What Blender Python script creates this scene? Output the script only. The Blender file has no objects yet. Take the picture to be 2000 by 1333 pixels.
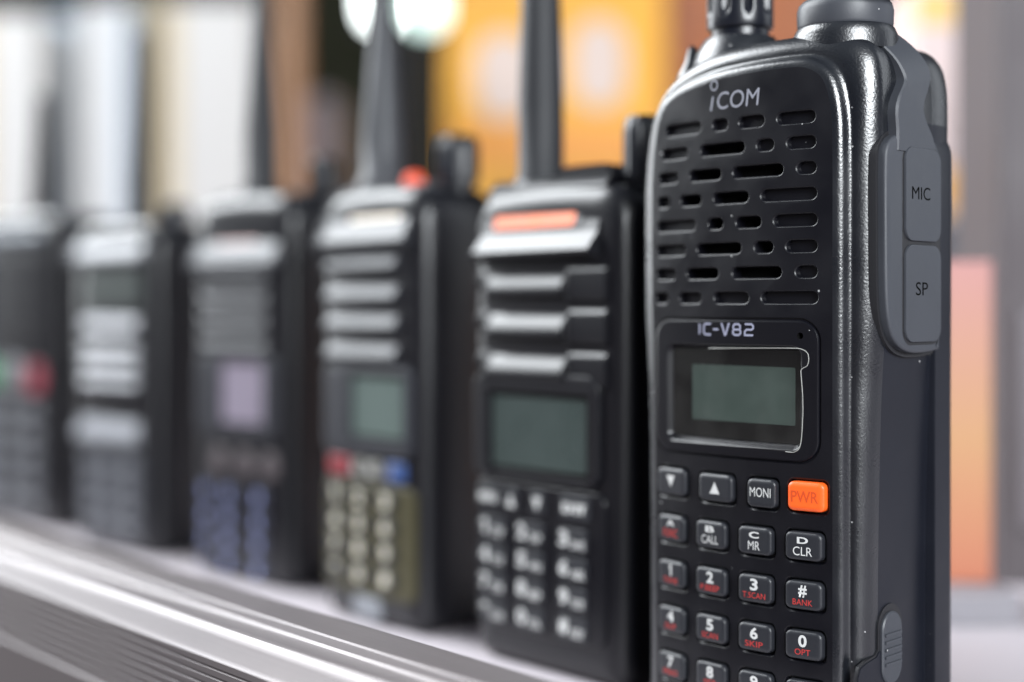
import bpy, bmesh, math, random
import numpy as np
from mathutils import Vector, Matrix
from mathutils.geometry import delaunay_2d_cdt

MM = 0.001
CAM_H = 94.0            # camera height above the table top, mm
F_PX, CX, CY = 2800.0, 1000.0, 595.0   # lens of the photograph, in pixels of the 2000 px frame
random.seed(7)
sc = bpy.context.scene

# ---------------------------------------------------------------- camera
cd = bpy.data.cameras.new('camera'); cam = bpy.data.objects.new('camera', cd)
sc.collection.objects.link(cam); sc.camera = cam
cam.location = (0, 0, CAM_H * MM); cam.rotation_euler = (math.pi / 2, 0, 0)
cd.sensor_width = 36; cd.lens = 36 * F_PX / 2000
cd.shift_x = 0.0; cd.shift_y = -(666.5 - CY) / 2000.0
cd.clip_start = 0.01; cd.clip_end = 50
cd.dof.use_dof = True; cd.dof.focus_distance = 0.300; cd.dof.aperture_fstop = 3.5
cd.dof.aperture_blades = 0

# ---------------------------------------------------------------- light
w = bpy.data.worlds.new('World'); sc.world = w; w.use_nodes = True
wn = w.node_tree.nodes; wl = w.node_tree.links
bg = wn['Background']; bg.inputs['Strength'].default_value = 1.0
tc = wn.new('ShaderNodeTexCoord'); sx = wn.new('ShaderNodeSeparateXYZ'); rp = wn.new('ShaderNodeValToRGB')
wl.new(tc.outputs['Generated'], sx.inputs[0])
wm = wn.new('ShaderNodeMapRange'); wm.inputs[1].default_value = -1; wm.inputs[2].default_value = 1
wl.new(sx.outputs['Z'], wm.inputs[0]); wl.new(wm.outputs[0], rp.inputs[0])
rp.color_ramp.elements[0].position = 0.0; rp.color_ramp.elements[0].color = (0.42, 0.385, 0.395, 1)      # lower world brightened as an unseen floor, added to light the rail
rp.color_ramp.elements[1].position = 1.0; rp.color_ramp.elements[1].color = (0.30, 0.34, 0.40, 1)
for p_, c_ in ((0.46, (0.40, 0.365, 0.38, 1)), (0.51, (0.055, 0.06, 0.085, 1))):
    e_ = rp.color_ramp.elements.new(p_); e_.color = c_
wl.new(rp.outputs[0], bg.inputs['Color'])

def area(name, loc, target, sx_, sy_, power, col):
    l = bpy.data.lights.new(name, 'AREA'); l.shape = 'RECTANGLE'; l.size = sx_; l.size_y = sy_
    l.energy = power; l.color = col
    o = bpy.data.objects.new(name, l); sc.collection.objects.link(o); o.location = loc
    o.rotation_euler = (Vector(target) - Vector(loc)).to_track_quat('-Z', 'Y').to_euler()
    return o
area('ceiling_light', (-0.66, 0.68, 0.70), (-0.02, 0.36, 0.1), 0.8, 0.62, 34.0, (0.93, 0.97, 1.0))
area('hall_light', (0.37, -0.60, 0.46), (0.06, 0.30, 0.12), 0.50, 0.45, 30.0, (0.93, 0.97, 1.0))
area('window_light', (-0.85, 1.10, 0.30), (0.03, 0.34, 0.12), 0.42, 0.5, 9.0, (0.93, 0.97, 1.0))
area('side_light', (0.75, 0.45, 0.35), (0.08, 0.34, 0.1), 0.35, 0.5, 1.1, (0.9, 0.95, 1.0))

sc.view_settings.view_transform = 'Standard'; sc.view_settings.look = 'None'
sc.view_settings.exposure = -0.4; sc.view_settings.gamma = 1.0
sc.render.engine = 'CYCLES'
sc.cycles.use_denoising = True
sc.cycles.max_bounces = 8
sc.cycles.sample_clamp_indirect = 4.0

# ---------------------------------------------------------------- materials
def mat(name, col, rough=0.5, metal=0.0, grain=0.0, grain_mm=0.35, dust=0.0, spec=0.5, emit=None,
        vary=0.0, vary_mm=20, streak=None, coat=0.0):
    m = bpy.data.materials.new(name); m.use_nodes = True
    nt = m.node_tree; n = nt.nodes; L = nt.links; b = n['Principled BSDF']
    b.inputs['Base Color'].default_value = (*col, 1); b.inputs['Roughness'].default_value = rough
    b.inputs['Metallic'].default_value = metal; b.inputs['Specular IOR Level'].default_value = spec
    b.inputs['Coat Weight'].default_value = coat
    if emit:
        b.inputs['Emission Color'].default_value = (*emit[0], 1); b.inputs['Emission Strength'].default_value = emit[1]
    t = n.new('ShaderNodeTexCoord'); src = t.outputs['Object']
    if streak:
        mp = n.new('ShaderNodeMapping'); mp.inputs['Scale'].default_value = streak
        L.new(src, mp.inputs[0]); sv = mp.outputs[0]
    if grain:
        nz = n.new('ShaderNodeTexNoise'); nz.inputs['Scale'].default_value = 1000.0 / grain_mm
        nz.inputs['Detail'].default_value = 1.5; L.new(sv if streak else src, nz.inputs['Vector'])
        if streak: nz.inputs['Scale'].default_value = 1.0
        bp = n.new('ShaderNodeBump'); bp.inputs['Strength'].default_value = 1.0
        bp.inputs['Distance'].default_value = grain * MM
        L.new(nz.outputs[0], bp.inputs['Height']); L.new(bp.outputs[0], b.inputs['Normal'])
    colout = None
    if vary:
        nv = n.new('ShaderNodeTexNoise'); nv.inputs['Scale'].default_value = 1000.0 / vary_mm; nv.inputs['Detail'].default_value = 4
        L.new(sv if streak else src, nv.inputs['Vector'])
        if streak: nv.inputs['Scale'].default_value = 0.6
        mx = n.new('ShaderNodeMix'); mx.data_type = 'RGBA'
        mx.inputs['A'].default_value = (*[c * (1 - vary) for c in col], 1); mx.inputs['B'].default_value = (*[min(1, c * (1 + vary)) for c in col], 1)
        L.new(nv.outputs[0], mx.inputs['Factor']); colout = mx.outputs['Result']
        mr = n.new('ShaderNodeMapRange'); mr.inputs[1].default_value = 0.3; mr.inputs[2].default_value = 0.7
        mr.inputs[3].default_value = max(0.03, rough - 0.07); mr.inputs[4].default_value = rough + 0.07
        L.new(nv.outputs[0], mr.inputs[0]); L.new(mr.outputs[0], b.inputs['Roughness'])
    if dust:
        vo = n.new('ShaderNodeTexVoronoi'); vo.inputs['Scale'].default_value = 1000.0 / 1.9; L.new(src, vo.inputs['Vector'])
        sp = n.new('ShaderNodeSeparateColor'); L.new(vo.outputs['Color'], sp.inputs[0])
        gt = n.new('ShaderNodeMath'); gt.operation = 'GREATER_THAN'; gt.inputs[1].default_value = 1 - dust; L.new(sp.outputs[0], gt.inputs[0])
        md = n.new('ShaderNodeMath'); md.operation = 'MULTIPLY'; md.inputs[1].default_value = 0.14; L.new(sp.outputs[1], md.inputs[0])
        lt = n.new('ShaderNodeMath'); lt.operation = 'LESS_THAN'; L.new(vo.outputs['Distance'], lt.inputs[0]); L.new(md.outputs[0], lt.inputs[1])
        mu = n.new('ShaderNodeMath'); mu.operation = 'MULTIPLY'; L.new(gt.outputs[0], mu.inputs[0]); L.new(lt.outputs[0], mu.inputs[1])
        mx2 = n.new('ShaderNodeMix'); mx2.data_type = 'RGBA'; mx2.inputs['B'].default_value = (0.30, 0.30, 0.30, 1)
        if colout: L.new(colout, mx2.inputs['A'])
        else: mx2.inputs['A'].default_value = (*col, 1)
        L.new(mu.outputs[0], mx2.inputs['Factor']); colout = mx2.outputs['Result']
    if colout: L.new(colout, b.inputs['Base Color'])
    return m

M = {}
M['shell'] = mat('textured_black_plastic', (0.0045, 0.0055, 0.008), 0.31, grain=0.060, grain_mm=0.50, dust=0.10, spec=0.95, vary=0.2, vary_mm=14)
M['panel'] = mat('fine_black_plastic', (0.003, 0.003, 0.005), 0.36, grain=0.016, grain_mm=0.35, dust=0.12, spec=0.38, vary=0.2, vary_mm=12)
M['bezel'] = mat('satin_black_plastic', (0.003, 0.003, 0.005), 0.30, grain=0.006, grain_mm=0.25, dust=0.08, spec=0.4)
M['side'] = mat('side_black_plastic', (0.0055, 0.0065, 0.011), 0.42, grain=0.012, grain_mm=0.3, dust=0.14, spec=0.35, vary=0.2, vary_mm=16)
M['rubber'] = mat('grey_black_rubber', (0.035, 0.038, 0.046), 0.50, grain=0.010, grain_mm=0.25, dust=0.08, vary=0.12, vary_mm=9)
M['rubber_edge'] = mat('black_rubber', (0.010, 0.010, 0.012), 0.5)
M['key'] = mat('key_rubber', (0.014, 0.015, 0.019), 0.42, grain=0.005, grain_mm=0.2, dust=0.02)
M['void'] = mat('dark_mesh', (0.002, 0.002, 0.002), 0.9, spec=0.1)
M['orange_key'] = mat('orange_rubber', (0.85, 0.105, 0.012), 0.38, grain=0.005, grain_mm=0.3)
M['orange_ink'] = mat('dark_orange_ink', (0.50, 0.055, 0.008), 0.5)
M['ink'] = mat('pale_ink', (0.50, 0.50, 0.49), 0.55)
M['grey_ink'] = mat('grey_ink', (0.20, 0.205, 0.24), 0.5)
M['blue_ink'] = mat('bluish_grey_ink', (0.25, 0.255, 0.34), 0.5)
M['red_ink'] = mat('red_ink', (0.42, 0.032, 0.028), 0.55)
M['black_ink'] = mat('black_marking', (0.002, 0.002, 0.002), 0.9, spec=0.05)
M['glass'] = mat('dark_display_glass', (0.004, 0.004, 0.004), 0.08, dust=0.05)
M['lcd'] = mat('green_grey_lcd', (0.034, 0.049, 0.042), 0.35, vary=0.18, vary_mm=6, dust=0.08)
M['rim'] = mat('film_edge', (0.30, 0.30, 0.28), 0.35)
M['knob'] = mat('black_knob_plastic', (0.0055, 0.0065, 0.011), 0.30, grain=0.006, grain_mm=0.3)
M['antenna'] = mat('antenna_rubber', (0.006, 0.007, 0.010), 0.6)
M['metal'] = mat('brushed_aluminium', (0.62, 0.60, 0.61), 0.30, metal=1.0, grain=0.02, streak=(900, 900, 900), vary=0.10)
M['table'] = mat('pale_laminate', (0.42, 0.385, 0.41), 0.6, vary=0.05, vary_mm=60)

def film_material():
    m = bpy.data.materials.new('clear_film'); m.use_nodes = True; nt = m.node_tree; n = nt.nodes; L = nt.links
    out = n['Material Output']; b = n['Principled BSDF']
    b.inputs['Base Color'].default_value = (0.10, 0.10, 0.095, 1); b.inputs['Roughness'].default_value = 0.16
    tr = n.new('ShaderNodeBsdfTransparent'); mx = n.new('ShaderNodeMixShader')
    t = n.new('ShaderNodeTexCoord'); nz = n.new('ShaderNodeTexNoise'); nz.inputs['Scale'].default_value = 90; nz.inputs['Detail'].default_value = 1
    L.new(t.outputs['Object'], nz.inputs['Vector'])
    mr = n.new('ShaderNodeMapRange'); mr.inputs[1].default_value = 0.45; mr.inputs[2].default_value = 0.6; mr.inputs[3].default_value = 0.97; mr.inputs[4].default_value = 0.90
    L.new(nz.outputs[0], mr.inputs[0]); L.new(mr.outputs[0], mx.inputs[0])
    L.new(b.outputs[0], mx.inputs[1]); L.new(tr.outputs[0], mx.inputs[2]); L.new(mx.outputs[0], out.inputs['Surface'])
    return m
M['film'] = film_material()

# ---------------------------------------------------------------- mesh helpers (all in mm)
K = 0.004      # curvature of the near radio's front
def bent(p): return (p[0], p[1] + K * p[0] * p[0], p[2])
def bent_at(xc):
    a = K * xc * xc; s = 2 * K * xc
    return lambda p: (p[0], p[1] + a + s * (p[0] - xc), p[2])

class MB:
    def __init__(s): s.v = []; s.f = []; s.m = []
    def ring(s, pts):
        i = len(s.v); s.v += [tuple(p) for p in pts]; return list(range(i, len(s.v)))
    def face(s, idx, mi=0): s.f.append(tuple(idx)); s.m.append(mi)
    def bridge(s, a, b, mi=0, closed=True):
        n = len(a)
        for i in range(n if closed else n - 1):
            j = (i + 1) % n; s.face((a[i], a[j], b[j], b[i]), mi)
    def cap(s, a, mi=0): s.face(a, mi)
    def loft(s, rings, cap0=True, cap1=True, mi=0, closed=True):
        R = [s.ring(r) for r in rings]
        for a, b in zip(R, R[1:]): s.bridge(a, b, mi, closed)
        if cap0: s.cap(R[0], mi)
        if cap1: s.cap(R[-1], mi)
        return R
    def box(s, x0, x1, y0, y1, z0, z1, mi=0):
        s.loft([[(x0, y0, z), (x1, y0, z), (x1, y1, z), (x0, y1, z)] for z in (z0, z1)], mi=mi)
    def build(s, name, mats, parent=None, fn=None, sharp=38, weld=True, bevel=0.0, props=None):
        me = bpy.data.meshes.new(name)
        V = [fn(p) for p in s.v] if fn else s.v
        me.from_pydata([(x * MM, y * MM, z * MM) for x, y, z in V], [], s.f)
        ml = mats if isinstance(mats, (list, tuple)) else [mats]
        for q in ml: me.materials.append(q)
        me.polygons.foreach_set('material_index', s.m)
        b = bmesh.new(); b.from_mesh(me)
        if weld: bmesh.ops.remove_doubles(b, verts=b.verts, dist=1e-6)
        if bevel:
            es = [e for e in b.edges if len(e.link_faces) == 2 and e.calc_face_angle(0) > 0.6]
            bmesh.ops.bevel(b, geom=es, offset=bevel * MM, segments=2, affect='EDGES', profile=0.5, clamp_overlap=True)
        bmesh.ops.recalc_face_normals(b, faces=b.faces)
        for fc in b.faces: fc.smooth = True
        th = math.radians(sharp)
        for e in b.edges:
            e.smooth = len(e.link_faces) != 2 or e.calc_face_angle(0) < th
        b.to_mesh(me); b.free()
        o = bpy.data.objects.new(name, me); sc.collection.objects.link(o)
        if sharp < 50:
            wm_ = o.modifiers.new('weighted_normals', 'WEIGHTED_NORMAL'); wm_.keep_sharp = True; wm_.weight = 80
        if parent: o.parent = parent
        for k_, v_ in (props or {}).items(): o[k_] = v_
        return o

def thing(name, label, cat, loc=(0, 0, 0), rz=0.0, group=None):
    o = bpy.data.objects.new(name, None); sc.collection.objects.link(o)
    o.empty_display_size = 0.01
    o.location = [c * MM for c in loc]; o.rotation_euler = (0, 0, rz)
    o['label'] = label; o['category'] = cat
    if group: o['group'] = group
    return o
def tag(o, label, cat, group=None):
    o['label'] = label; o['category'] = cat
    if group: o['group'] = group
    return o

def rr(x0, x1, z0, z1, r, n=7, m=0):
    r = max(0.02, min(r, (x1 - x0) / 2 - 1e-3, (z1 - z0) / 2 - 1e-3)); P = []
    for cx, cz, a0 in ((x1 - r, z0 + r, -90), (x1 - r, z1 - r, 0), (x0 + r, z1 - r, 90), (x0 + r, z0 + r, 180)):
        for i in range(n + 1):
            a = math.radians(a0 + 90 * i / n); P.append((cx + r * math.cos(a), cz + r * math.sin(a)))
    if m:
        Q = []
        for i, p in enumerate(P):
            Q.append(p)
            if i % (n + 1) == n:
                q = P[(i + 1) % len(P)]
                Q += [(p[0] + (q[0] - p[0]) * k / (m + 1), p[1] + (q[1] - p[1]) * k / (m + 1)) for k in range(1, m + 1)]
        P = Q
    return P
def rri(x0, x1, z0, z1, r, d, n=7, m=0): return rr(x0 + d, x1 - d, z0 + d, z1 - d, r - d, n, m)
def at_y(P, y): return [(x, y, z) for x, z in P]

def pill(mb, rect, r, prof, cap=True, mi=0, n=7, cap0=False):
    """rounded rectangle raised through a profile of (inset, y)"""
    mb.loft([at_y(rri(*rect, r, d, n), y) for d, y in prof], cap0=cap0, cap1=cap, mi=mi)

def catmull(P, n=6):
    P = [np.array(p, float) for p in P]; out = []
    for i in range(len(P) - 1):
        p0 = P[max(i - 1, 0)]; p1 = P[i]; p2 = P[i + 1]; p3 = P[min(i + 2, len(P) - 1)]
        for k in range(n):
            t = k / n
            out.append(0.5 * ((2 * p1) + (p2 - p0) * t + (2 * p0 - 5 * p1 + 4 * p2 - p3) * t * t + (3 * p1 - p0 - 3 * p2 + p3) * t ** 3))
    out.append(P[-1]); return out

def inside(P, x, z):
    c = False; j = len(P) - 1
    for i in range(len(P)):
        xi, zi = P[i]; xj, zj = P[j]
        if (zi > z) != (zj > z) and x < (xj - xi) * (z - zi) / (zj - zi) + xi: c = not c
        j = i
    return c

def sheet(mb, outline, holes, y=0.0, step=3.0, mi=0):
    """flat sheet inside outline with holes, triangulated over a grid so it can follow the curved front"""
    pts = []; edges = []
    for loop in [outline] + holes:
        i0 = len(pts); n = len(loop); pts += [Vector(p) for p in loop]
        edges += [(i0 + i, i0 + (i + 1) % n) for i in range(n)]
    bp = np.array([tuple(p) for p in pts])
    xs = [p[0] for p in outline]; zs = [p[1] for p in outline]
    g = []
    x = min(xs) + step / 2
    while x < max(xs):
        z = min(zs) + step / 2
        while z < max(zs):
            if inside(outline, x, z) and not any(inside(h, x, z) for h in holes) and np.min(np.hypot(bp[:, 0] - x, bp[:, 1] - z)) > 0.6:
                g.append(Vector((x, z)))
            z += step
        x += step
    V, E, Fc, *_ = delaunay_2d_cdt(pts + g, edges, [], 0, 1e-5)
    i0 = len(mb.v); mb.v += [(v.x, y, v.y) for v in V]
    for f in Fc:
        cx = sum(V[i].x for i in f) / len(f); cz = sum(V[i].y for i in f) / len(f)
        if inside(outline, cx, cz) and not any(inside(h, cx, cz) for h in holes):
            mb.face([i0 + i for i in f], mi)

def revolve(mb, cx, cy, prof, n=32, mi=0, cap0=True, cap1=True, flute=None):
    rings = []
    for r, z in prof:
        rings.append([(cx + rr_ * math.cos(a), cy + rr_ * math.sin(a), z) for a, rr_ in
                      ((2 * math.pi * i / n, r * (flute(2 * math.pi * i / n, z) if flute else 1)) for i in range(n))])
    mb.loft(rings, cap0=cap0, cap1=cap1, mi=mi)

def lettering(text, parent, rect, y, m, fn=None, name='lettering', bold=0.0, shear=0.0, plane='front', props=None, fit='box', dy=None):
    """text fitted into rect (x0,x1,z0,z1), lying on the front (or the side) plane"""
    if text == '1':
        a0, a1, b0, b1 = rect; mb = MB()
        for P in ([(0.40, 0), (0.78, 0), (0.78, 1), (0.40, 1)], [(0.40, 1), (0.05, 0.78), (0.05, 0.60), (0.40, 0.78)]):
            mb.face(mb.ring([(a0 + (a1 - a0) * p, y, b0 + (b1 - b0) * q) for p, q in P]))
        return mb.build(name, m, parent, fn=fn)
    cu = bpy.data.curves.new('t', 'FONT'); cu.body = text; cu.offset = bold; cu.shear = shear; cu.resolution_u = 4
    to = bpy.data.objects.new('t', cu); sc.collection.objects.link(to)
    dg = bpy.context.evaluated_depsgraph_get()
    me = bpy.data.meshes.new_from_object(to.evaluated_get(dg)); bpy.data.objects.remove(to); bpy.data.curves.remove(cu)
    n = len(me.vertices); c = np.zeros(n * 3); me.vertices.foreach_get('co', c); c = c.reshape(-1, 3)
    lo = c.min(0); hi = c.max(0); x0, x1, z0, z1 = rect
    s2 = (z1 - z0) / (hi[1] - lo[1]); s1 = (x1 - x0) / (hi[0] - lo[0])
    if fit == 'height': s1 = s2; x0 = (x0 + x1) / 2 - s1 * (hi[0] - lo[0]) / 2
    X = x0 + (c[:, 0] - lo[0]) * s1; Z = z0 + (c[:, 1] - lo[1]) * s2
    out = []
    for a, b_ in zip(X, Z):
        if plane == 'front': p = (a, y, b_)
        else: p = (y, a, b_)
        if fn: p = fn(p)
        out += [p[0] * MM, p[1] * MM, p[2] * MM]
    me.vertices.foreach_set('co', out); me.materials.clear(); me.materials.append(m); me.update(); me.name = name
    o = bpy.data.objects.new(name, me); sc.collection.objects.link(o); o.parent = parent
    for k_, v_ in (props or {}).items(): o[k_] = v_
    return o

def stroke(mb, P, wd, y, closed=False):
    P = [np.array(p, float) for p in P]; n = len(P); A = []; B = []
    for i in range(n):
        a = P[(i - 1) % n] if (closed or i > 0) else None; c = P[(i + 1) % n] if (closed or i < n - 1) else None; p = P[i]
        d1 = (p - a) / np.linalg.norm(p - a) if a is not None else None
        d2 = (c - p) / np.linalg.norm(c - p) if c is not None else None
        if d1 is None: d1 = d2
        if d2 is None: d2 = d1
        t = d1 + d2; t = t / np.linalg.norm(t); nn = np.array([-t[1], t[0]])
        k = wd / 2 / max(0.35, abs(np.dot(nn, [-d1[1], d1[0]])))
        A.append(p + nn * k); B.append(p - nn * k)
    ra = mb.ring([(q[0], y, q[1]) for q in A]); rb = mb.ring([(q[0], y, q[1]) for q in B])
    mb.bridge(ra, rb, closed=closed)

def extrude_yz(mb, poly, x0, x1, mi=0, steps=1):
    xs = [x0 + (x1 - x0) * i / steps for i in range(steps + 1)]
    mb.loft([[(x, y, z) for y, z in poly] for x in xs], mi=mi)

def tri_mark(parent, cx, cz, wd, h, y, up, fn, m):
    mb = MB(); s = 1 if up else -1
    r = mb.ring([(cx - wd / 2, y, cz - s * h / 2), (cx + wd / 2, y, cz - s * h / 2), (cx, y, cz + s * h / 2)]); mb.face(r)
    return mb.build('arrow_mark', m, parent, fn=fn)

GROUP = 'two-way radios standing in a row on the shelf'
# ================================================================ setting
def along(D, q, z):     # D: distance of a line from the camera in plan, q: position along the shelf
    return (0.757 * D - 0.654 * q, 0.654 * D + 0.757 * q, z)
mb = MB()
R = [[along(D, q, z) for D, z in ((182.5, 0), (1500, 0), (1500, -18), (182.5, -18))] for q in (-700, 1500)]
mb.loft(R)
o = mb.build('tabletop', M['table']); o['kind'] = 'structure'
# aluminium edge rail of the shelf, an extruded profile
prof = [(241, -0.3), (240.5, 0.25), (226.2, 0.25), (225.2, 0.65), (224.4, 0.25), (223.6, -1.6), (222.5, -2.2), (212, -2.2), (210.6, -1.4),
        (209.8, 0.2), (209.0, 0.7), (207.8, 0.5), (206.6, -0.5), (205.6, -1.8), (203.4, -6.0), (202.4, -7.0)]
z = -7.4
for i in range(8):
    prof += [(202.2, z), (202.2, z - 1.7), (202.75, z - 2.05), (202.75, z - 2.3)]; z -= 2.6
prof += [(202.0, z), (201.6, z - 0.5), (201.6, z - 24), (203, z - 26), (241, z - 26)]
RS = 0.75      # the rail stands nearer than the shelf and its top is a little above it
prof = [(D * RS, CAM_H - (CAM_H - zz) * RS) for D, zz in prof]
mb = MB(); mb.loft([[along(D, q, zz) for D, zz in prof] for q in (-400, 0, 400, 1100)])
def rail_mat():
    m = bpy.data.materials.new('brushed_aluminium'); m.use_nodes = True; nt = m.node_tree; n = nt.nodes; L = nt.links; b = n['Principled BSDF']
    t = n.new('ShaderNodeTexCoord'); mp = n.new('ShaderNodeMapping'); L.new(t.outputs['Object'], mp.inputs[0])
    mp.inputs['Rotation'].default_value = (0, 0, -math.atan2(0.757, -0.654))
    m2 = n.new('ShaderNodeMapping'); m2.inputs['Scale'].default_value = (4, 900, 900); L.new(mp.outputs[0], m2.inputs[0])
    nz = n.new('ShaderNodeTexNoise'); nz.inputs['Scale'].default_value = 1.0; nz.inputs['Detail'].default_value = 3; L.new(m2.outputs[0], nz.inputs['Vector'])
    n2 = n.new('ShaderNodeTexNoise'); n2.inputs['Scale'].default_value = 14; n2.inputs['Detail'].default_value = 3; L.new(t.outputs['Object'], n2.inputs['Vector'])
    mr = n.new('ShaderNodeMapRange'); mr.inputs[3].default_value = 0.34; mr.inputs[4].default_value = 0.50; L.new(nz.outputs[0], mr.inputs[0]); L.new(mr.outputs[0], b.inputs['Roughness'])
    mx = n.new('ShaderNodeMix'); mx.data_type = 'RGBA'; mx.inputs['A'].default_value = (0.115, 0.103, 0.108, 1); mx.inputs['B'].default_value = (0.18, 0.157, 0.155, 1)
    L.new(n2.outputs[0], mx.inputs['Factor']); L.new(mx.outputs['Result'], b.inputs['Base Color'])
    bp = n.new('ShaderNodeBump'); bp.inputs['Strength'].default_value = 1; bp.inputs['Distance'].default_value = 0.00001
    L.new(nz.outputs[0], bp.inputs['Height']); L.new(bp.outputs[0], b.inputs['Normal']); b.inputs['Metallic'].default_value = 0.35
    return m
tag(mb.build('shelf_edge_rail', rail_mat(), sharp=25), 'ribbed brushed aluminium rail along the front edge of the pale shelf', 'shelf rail')

# ================================================================ near radio
TH = math.radians(44.5)
R1 = thing('two_way_radio', 'largest black radio, sharp in front at right, with speaker slots and orange power key', 'two-way radio',
           (47.86, 311.8, 0), -TH, GROUP)
pairs = [((-28.6, 1), (-24.6, 3)), ((-28.6, 22), (-24.6, 22)), ((-28.7, 45), (-24.7, 45)), ((-29.2, 72), (-25.2, 72)), ((-30.7, 92), (-25.8, 92)),
         ((-31, 110), (-26, 110)), ((-30.3, 126), (-25.5, 126)), ((-27.6, 137.5), (-23.0, 137.2)), ((-21.8, 145.2), (-17.8, 142.2)),
         ((-12, 149.8), (-8, 144.6)), ((0, 151.3), (1, 145.5)), ((13, 151.6), (12, 145.9)), ((22.5, 151.2), (18.6, 145.3)), ((28.6, 148.4), (23.2, 141.8)),
         ((31, 141.5), (25.2, 134.5)), ((31.1, 126), (25.6, 124)), ((31, 110), (25.6, 110)), ((30.8, 92), (25.6, 92)), ((29.8, 72), (25.6, 72)), ((29.2, 45), (25.6, 45)),
         ((29, 22), (25.6, 22)), ((29, 1), (25.6, 3))]
OC = catmull([a for a, b in pairs], 7); IC = catmull([b for a, b in pairs], 7)
def close_bottom(P):   # add points along the bottom edge
    a = P[-1]; b = P[0]; return list(P) + [a + (b - a) * t for t in (0.2, 0.4, 0.6, 0.8)]
OC = close_bottom(OC); IC = close_bottom(IC); NP = len(OC)
def inset(C, d):
    out = []
    for i in range(len(C)):
        t = C[(i + 1) % len(C)] - C[i - 1]; t = t / np.linalg.norm(t); nn = np.array([t[1], -t[0]])
        out.append(C[i] - nn * -d)
    return out
# outline runs clockwise seen from the front (left side up, over the top, right side down): inward normal is (t.z,-t.x)
def mixc(t, d=0.0): return [a * (1 - t) + b * t for a, b in zip(OC, IC)]
rings = []
arc = [(0.72 * (1 - math.cos(a)), 8.2 - 5.7 * math.sin(a)) for a in [math.radians(9 * k) for k in range(11)]]
for t, y in [(0.16, 38.6), (0.05, 37.6), (0.0, 36.0), (0.0, 30.9), (0.015, 30.6), (0.015, 30.2), (0.0, 29.9), (0, 22), (0, 15), (0.0, 10.0)] + arc + \
        [(0.78, 2.55), (0.84, 2.5), (0.89, 2.25), (0.94, 1.75), (0.98, 1.2), (1.0, 0.85)]:
    P = mixc(t)
    rings.append([(p[0], y, p[1]) for p in P])
for d, y in ((0.25, 0.52), (0.6, 0.26), (1.0, 0.10), (1.5, 0.02), (1.9, 0.0)):
    P = inset(IC, d); rings.append([(p[0], y, p[1]) for p in P])
panel_edge = [(p[0], p[1]) for p in inset(IC, 1.9)]
def shell_fn(p):
    # the front curvature fades out over the side wall
    f = min(1.0, max(0.0, (14 - p[1]) / 12)); return (p[0], p[1] + K * p[0] * p[0] * f, p[2])
mb = MB(); mb.loft(rings, cap0=True, cap1=False)
body = mb.build('body', [M['shell'], M['side']], R1, fn=shell_fn, sharp=60)
for f_ in body.data.polygons:
    c_ = f_.center
    if c_.y > 12.5 * MM and c_.z < 132 * MM and abs(c_.x) > 20 * MM: f_.material_index = 1

slots = [
 (133.4, ((-19.9, -8.3), (-5.7, -0.9), (1.4, 8.4), (10.9, 20.2))),
 (128.1, ((-21.2, -12.2), (-9.2, 3.5), (5.9, 10.7), (13.2, 20.3))),
 (122.7, ((-22.2, -15.2), (-12.4, -2.7), (-0.2, 12.9), (15.5, 20.4))),
 (117.3, ((-22.6, -17.9), (-15.2, -8.3), (-5.5, 4.5), (7.0, 20.5))),
 (111.8, ((-22.8, -9.9), (-7.0, -2.2), (0.6, 7.6), (10.1, 20.6))),
 (106.3, ((-22.9, -12.9), (-10.2, 2.6), (5.3, 10.5), (13.0, 20.6))),
 (100.9, ((-23.0, -16.0), (-13.2, -3.5), (-0.4, 12.5), (15.2, 20.6))),
 (95.5, ((-23.2, -18.4), (-15.5, -8.3), (-5.3, 4.5), (7.1, 20.8)))]
colx = (-17.05, -5.3, 6.3, 17.75)
keyrects = {}
top = [(-21.4, -12.6, 50.9, 57.0), (-8.6, 0.6, 50.8, 56.8), (4.4, 11.4, 50.6, 56.7), (14.2, 22.4, 50.7, 56.9)]
rowz = (43.4, 33.1, 22.7, 12.3)
H = []; wells = []
for zc, xs in slots:
    for x0, x1 in xs: H.append(((x0, x1, zc - 1.55, zc + 1.5), 1.5, 'slot'))
for r in top: H.append(((r[0] - 0.75, r[1] + 0.75, r[2] - 0.85, r[3] + 0.75), 1.6, 'key'))
for rz in rowz:
    for cx in colx: H.append(((cx - 4.85, cx + 4.85, rz - 3.85, rz + 3.65), 1.7, 'key'))
BZ = (-23.1, 21.3, 60.4, 91.2)       # display bezel
H.append((BZ, 5.0, 'bezel'))
mb = MB()
sheet(mb, panel_edge, [rr(*h[0], h[1], 7, 14 if h[2] == 'bezel' else 0) for h in H], step=2.6, mi=0)
for rect, r, kind in H:
    if kind == 'slot':
        xm = (rect[0] + rect[1]) / 2
        mb.loft([at_y(rri(*rect, r, d), y) for d, y in ((0, 0), (0.10, 0.05), (0.24, 0.18), (0.36, 0.44), (0.42, 1.3))], False, False)
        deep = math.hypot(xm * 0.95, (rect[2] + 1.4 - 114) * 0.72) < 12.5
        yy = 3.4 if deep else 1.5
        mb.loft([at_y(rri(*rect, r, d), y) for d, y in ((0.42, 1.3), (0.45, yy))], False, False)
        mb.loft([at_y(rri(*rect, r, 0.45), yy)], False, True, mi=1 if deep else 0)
    elif kind == 'key':
        mb.loft([at_y(rri(*rect, r, d), y) for d, y in ((0, 0), (0.12, 0.05), (0.32, 0.2), (0.46, 0.6), (0.48, 1.5))], False, True)
    else:
        mb.loft([at_y(rri(*rect, r, d, 7, 14), y) for d, y in ((0, 0), (0.1, 0.35), (0.45, 0.4))], False, False)
panel = mb.build('front_panel', [M['panel'], M['void']], R1, fn=bent, sharp=32, weld=False)

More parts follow.
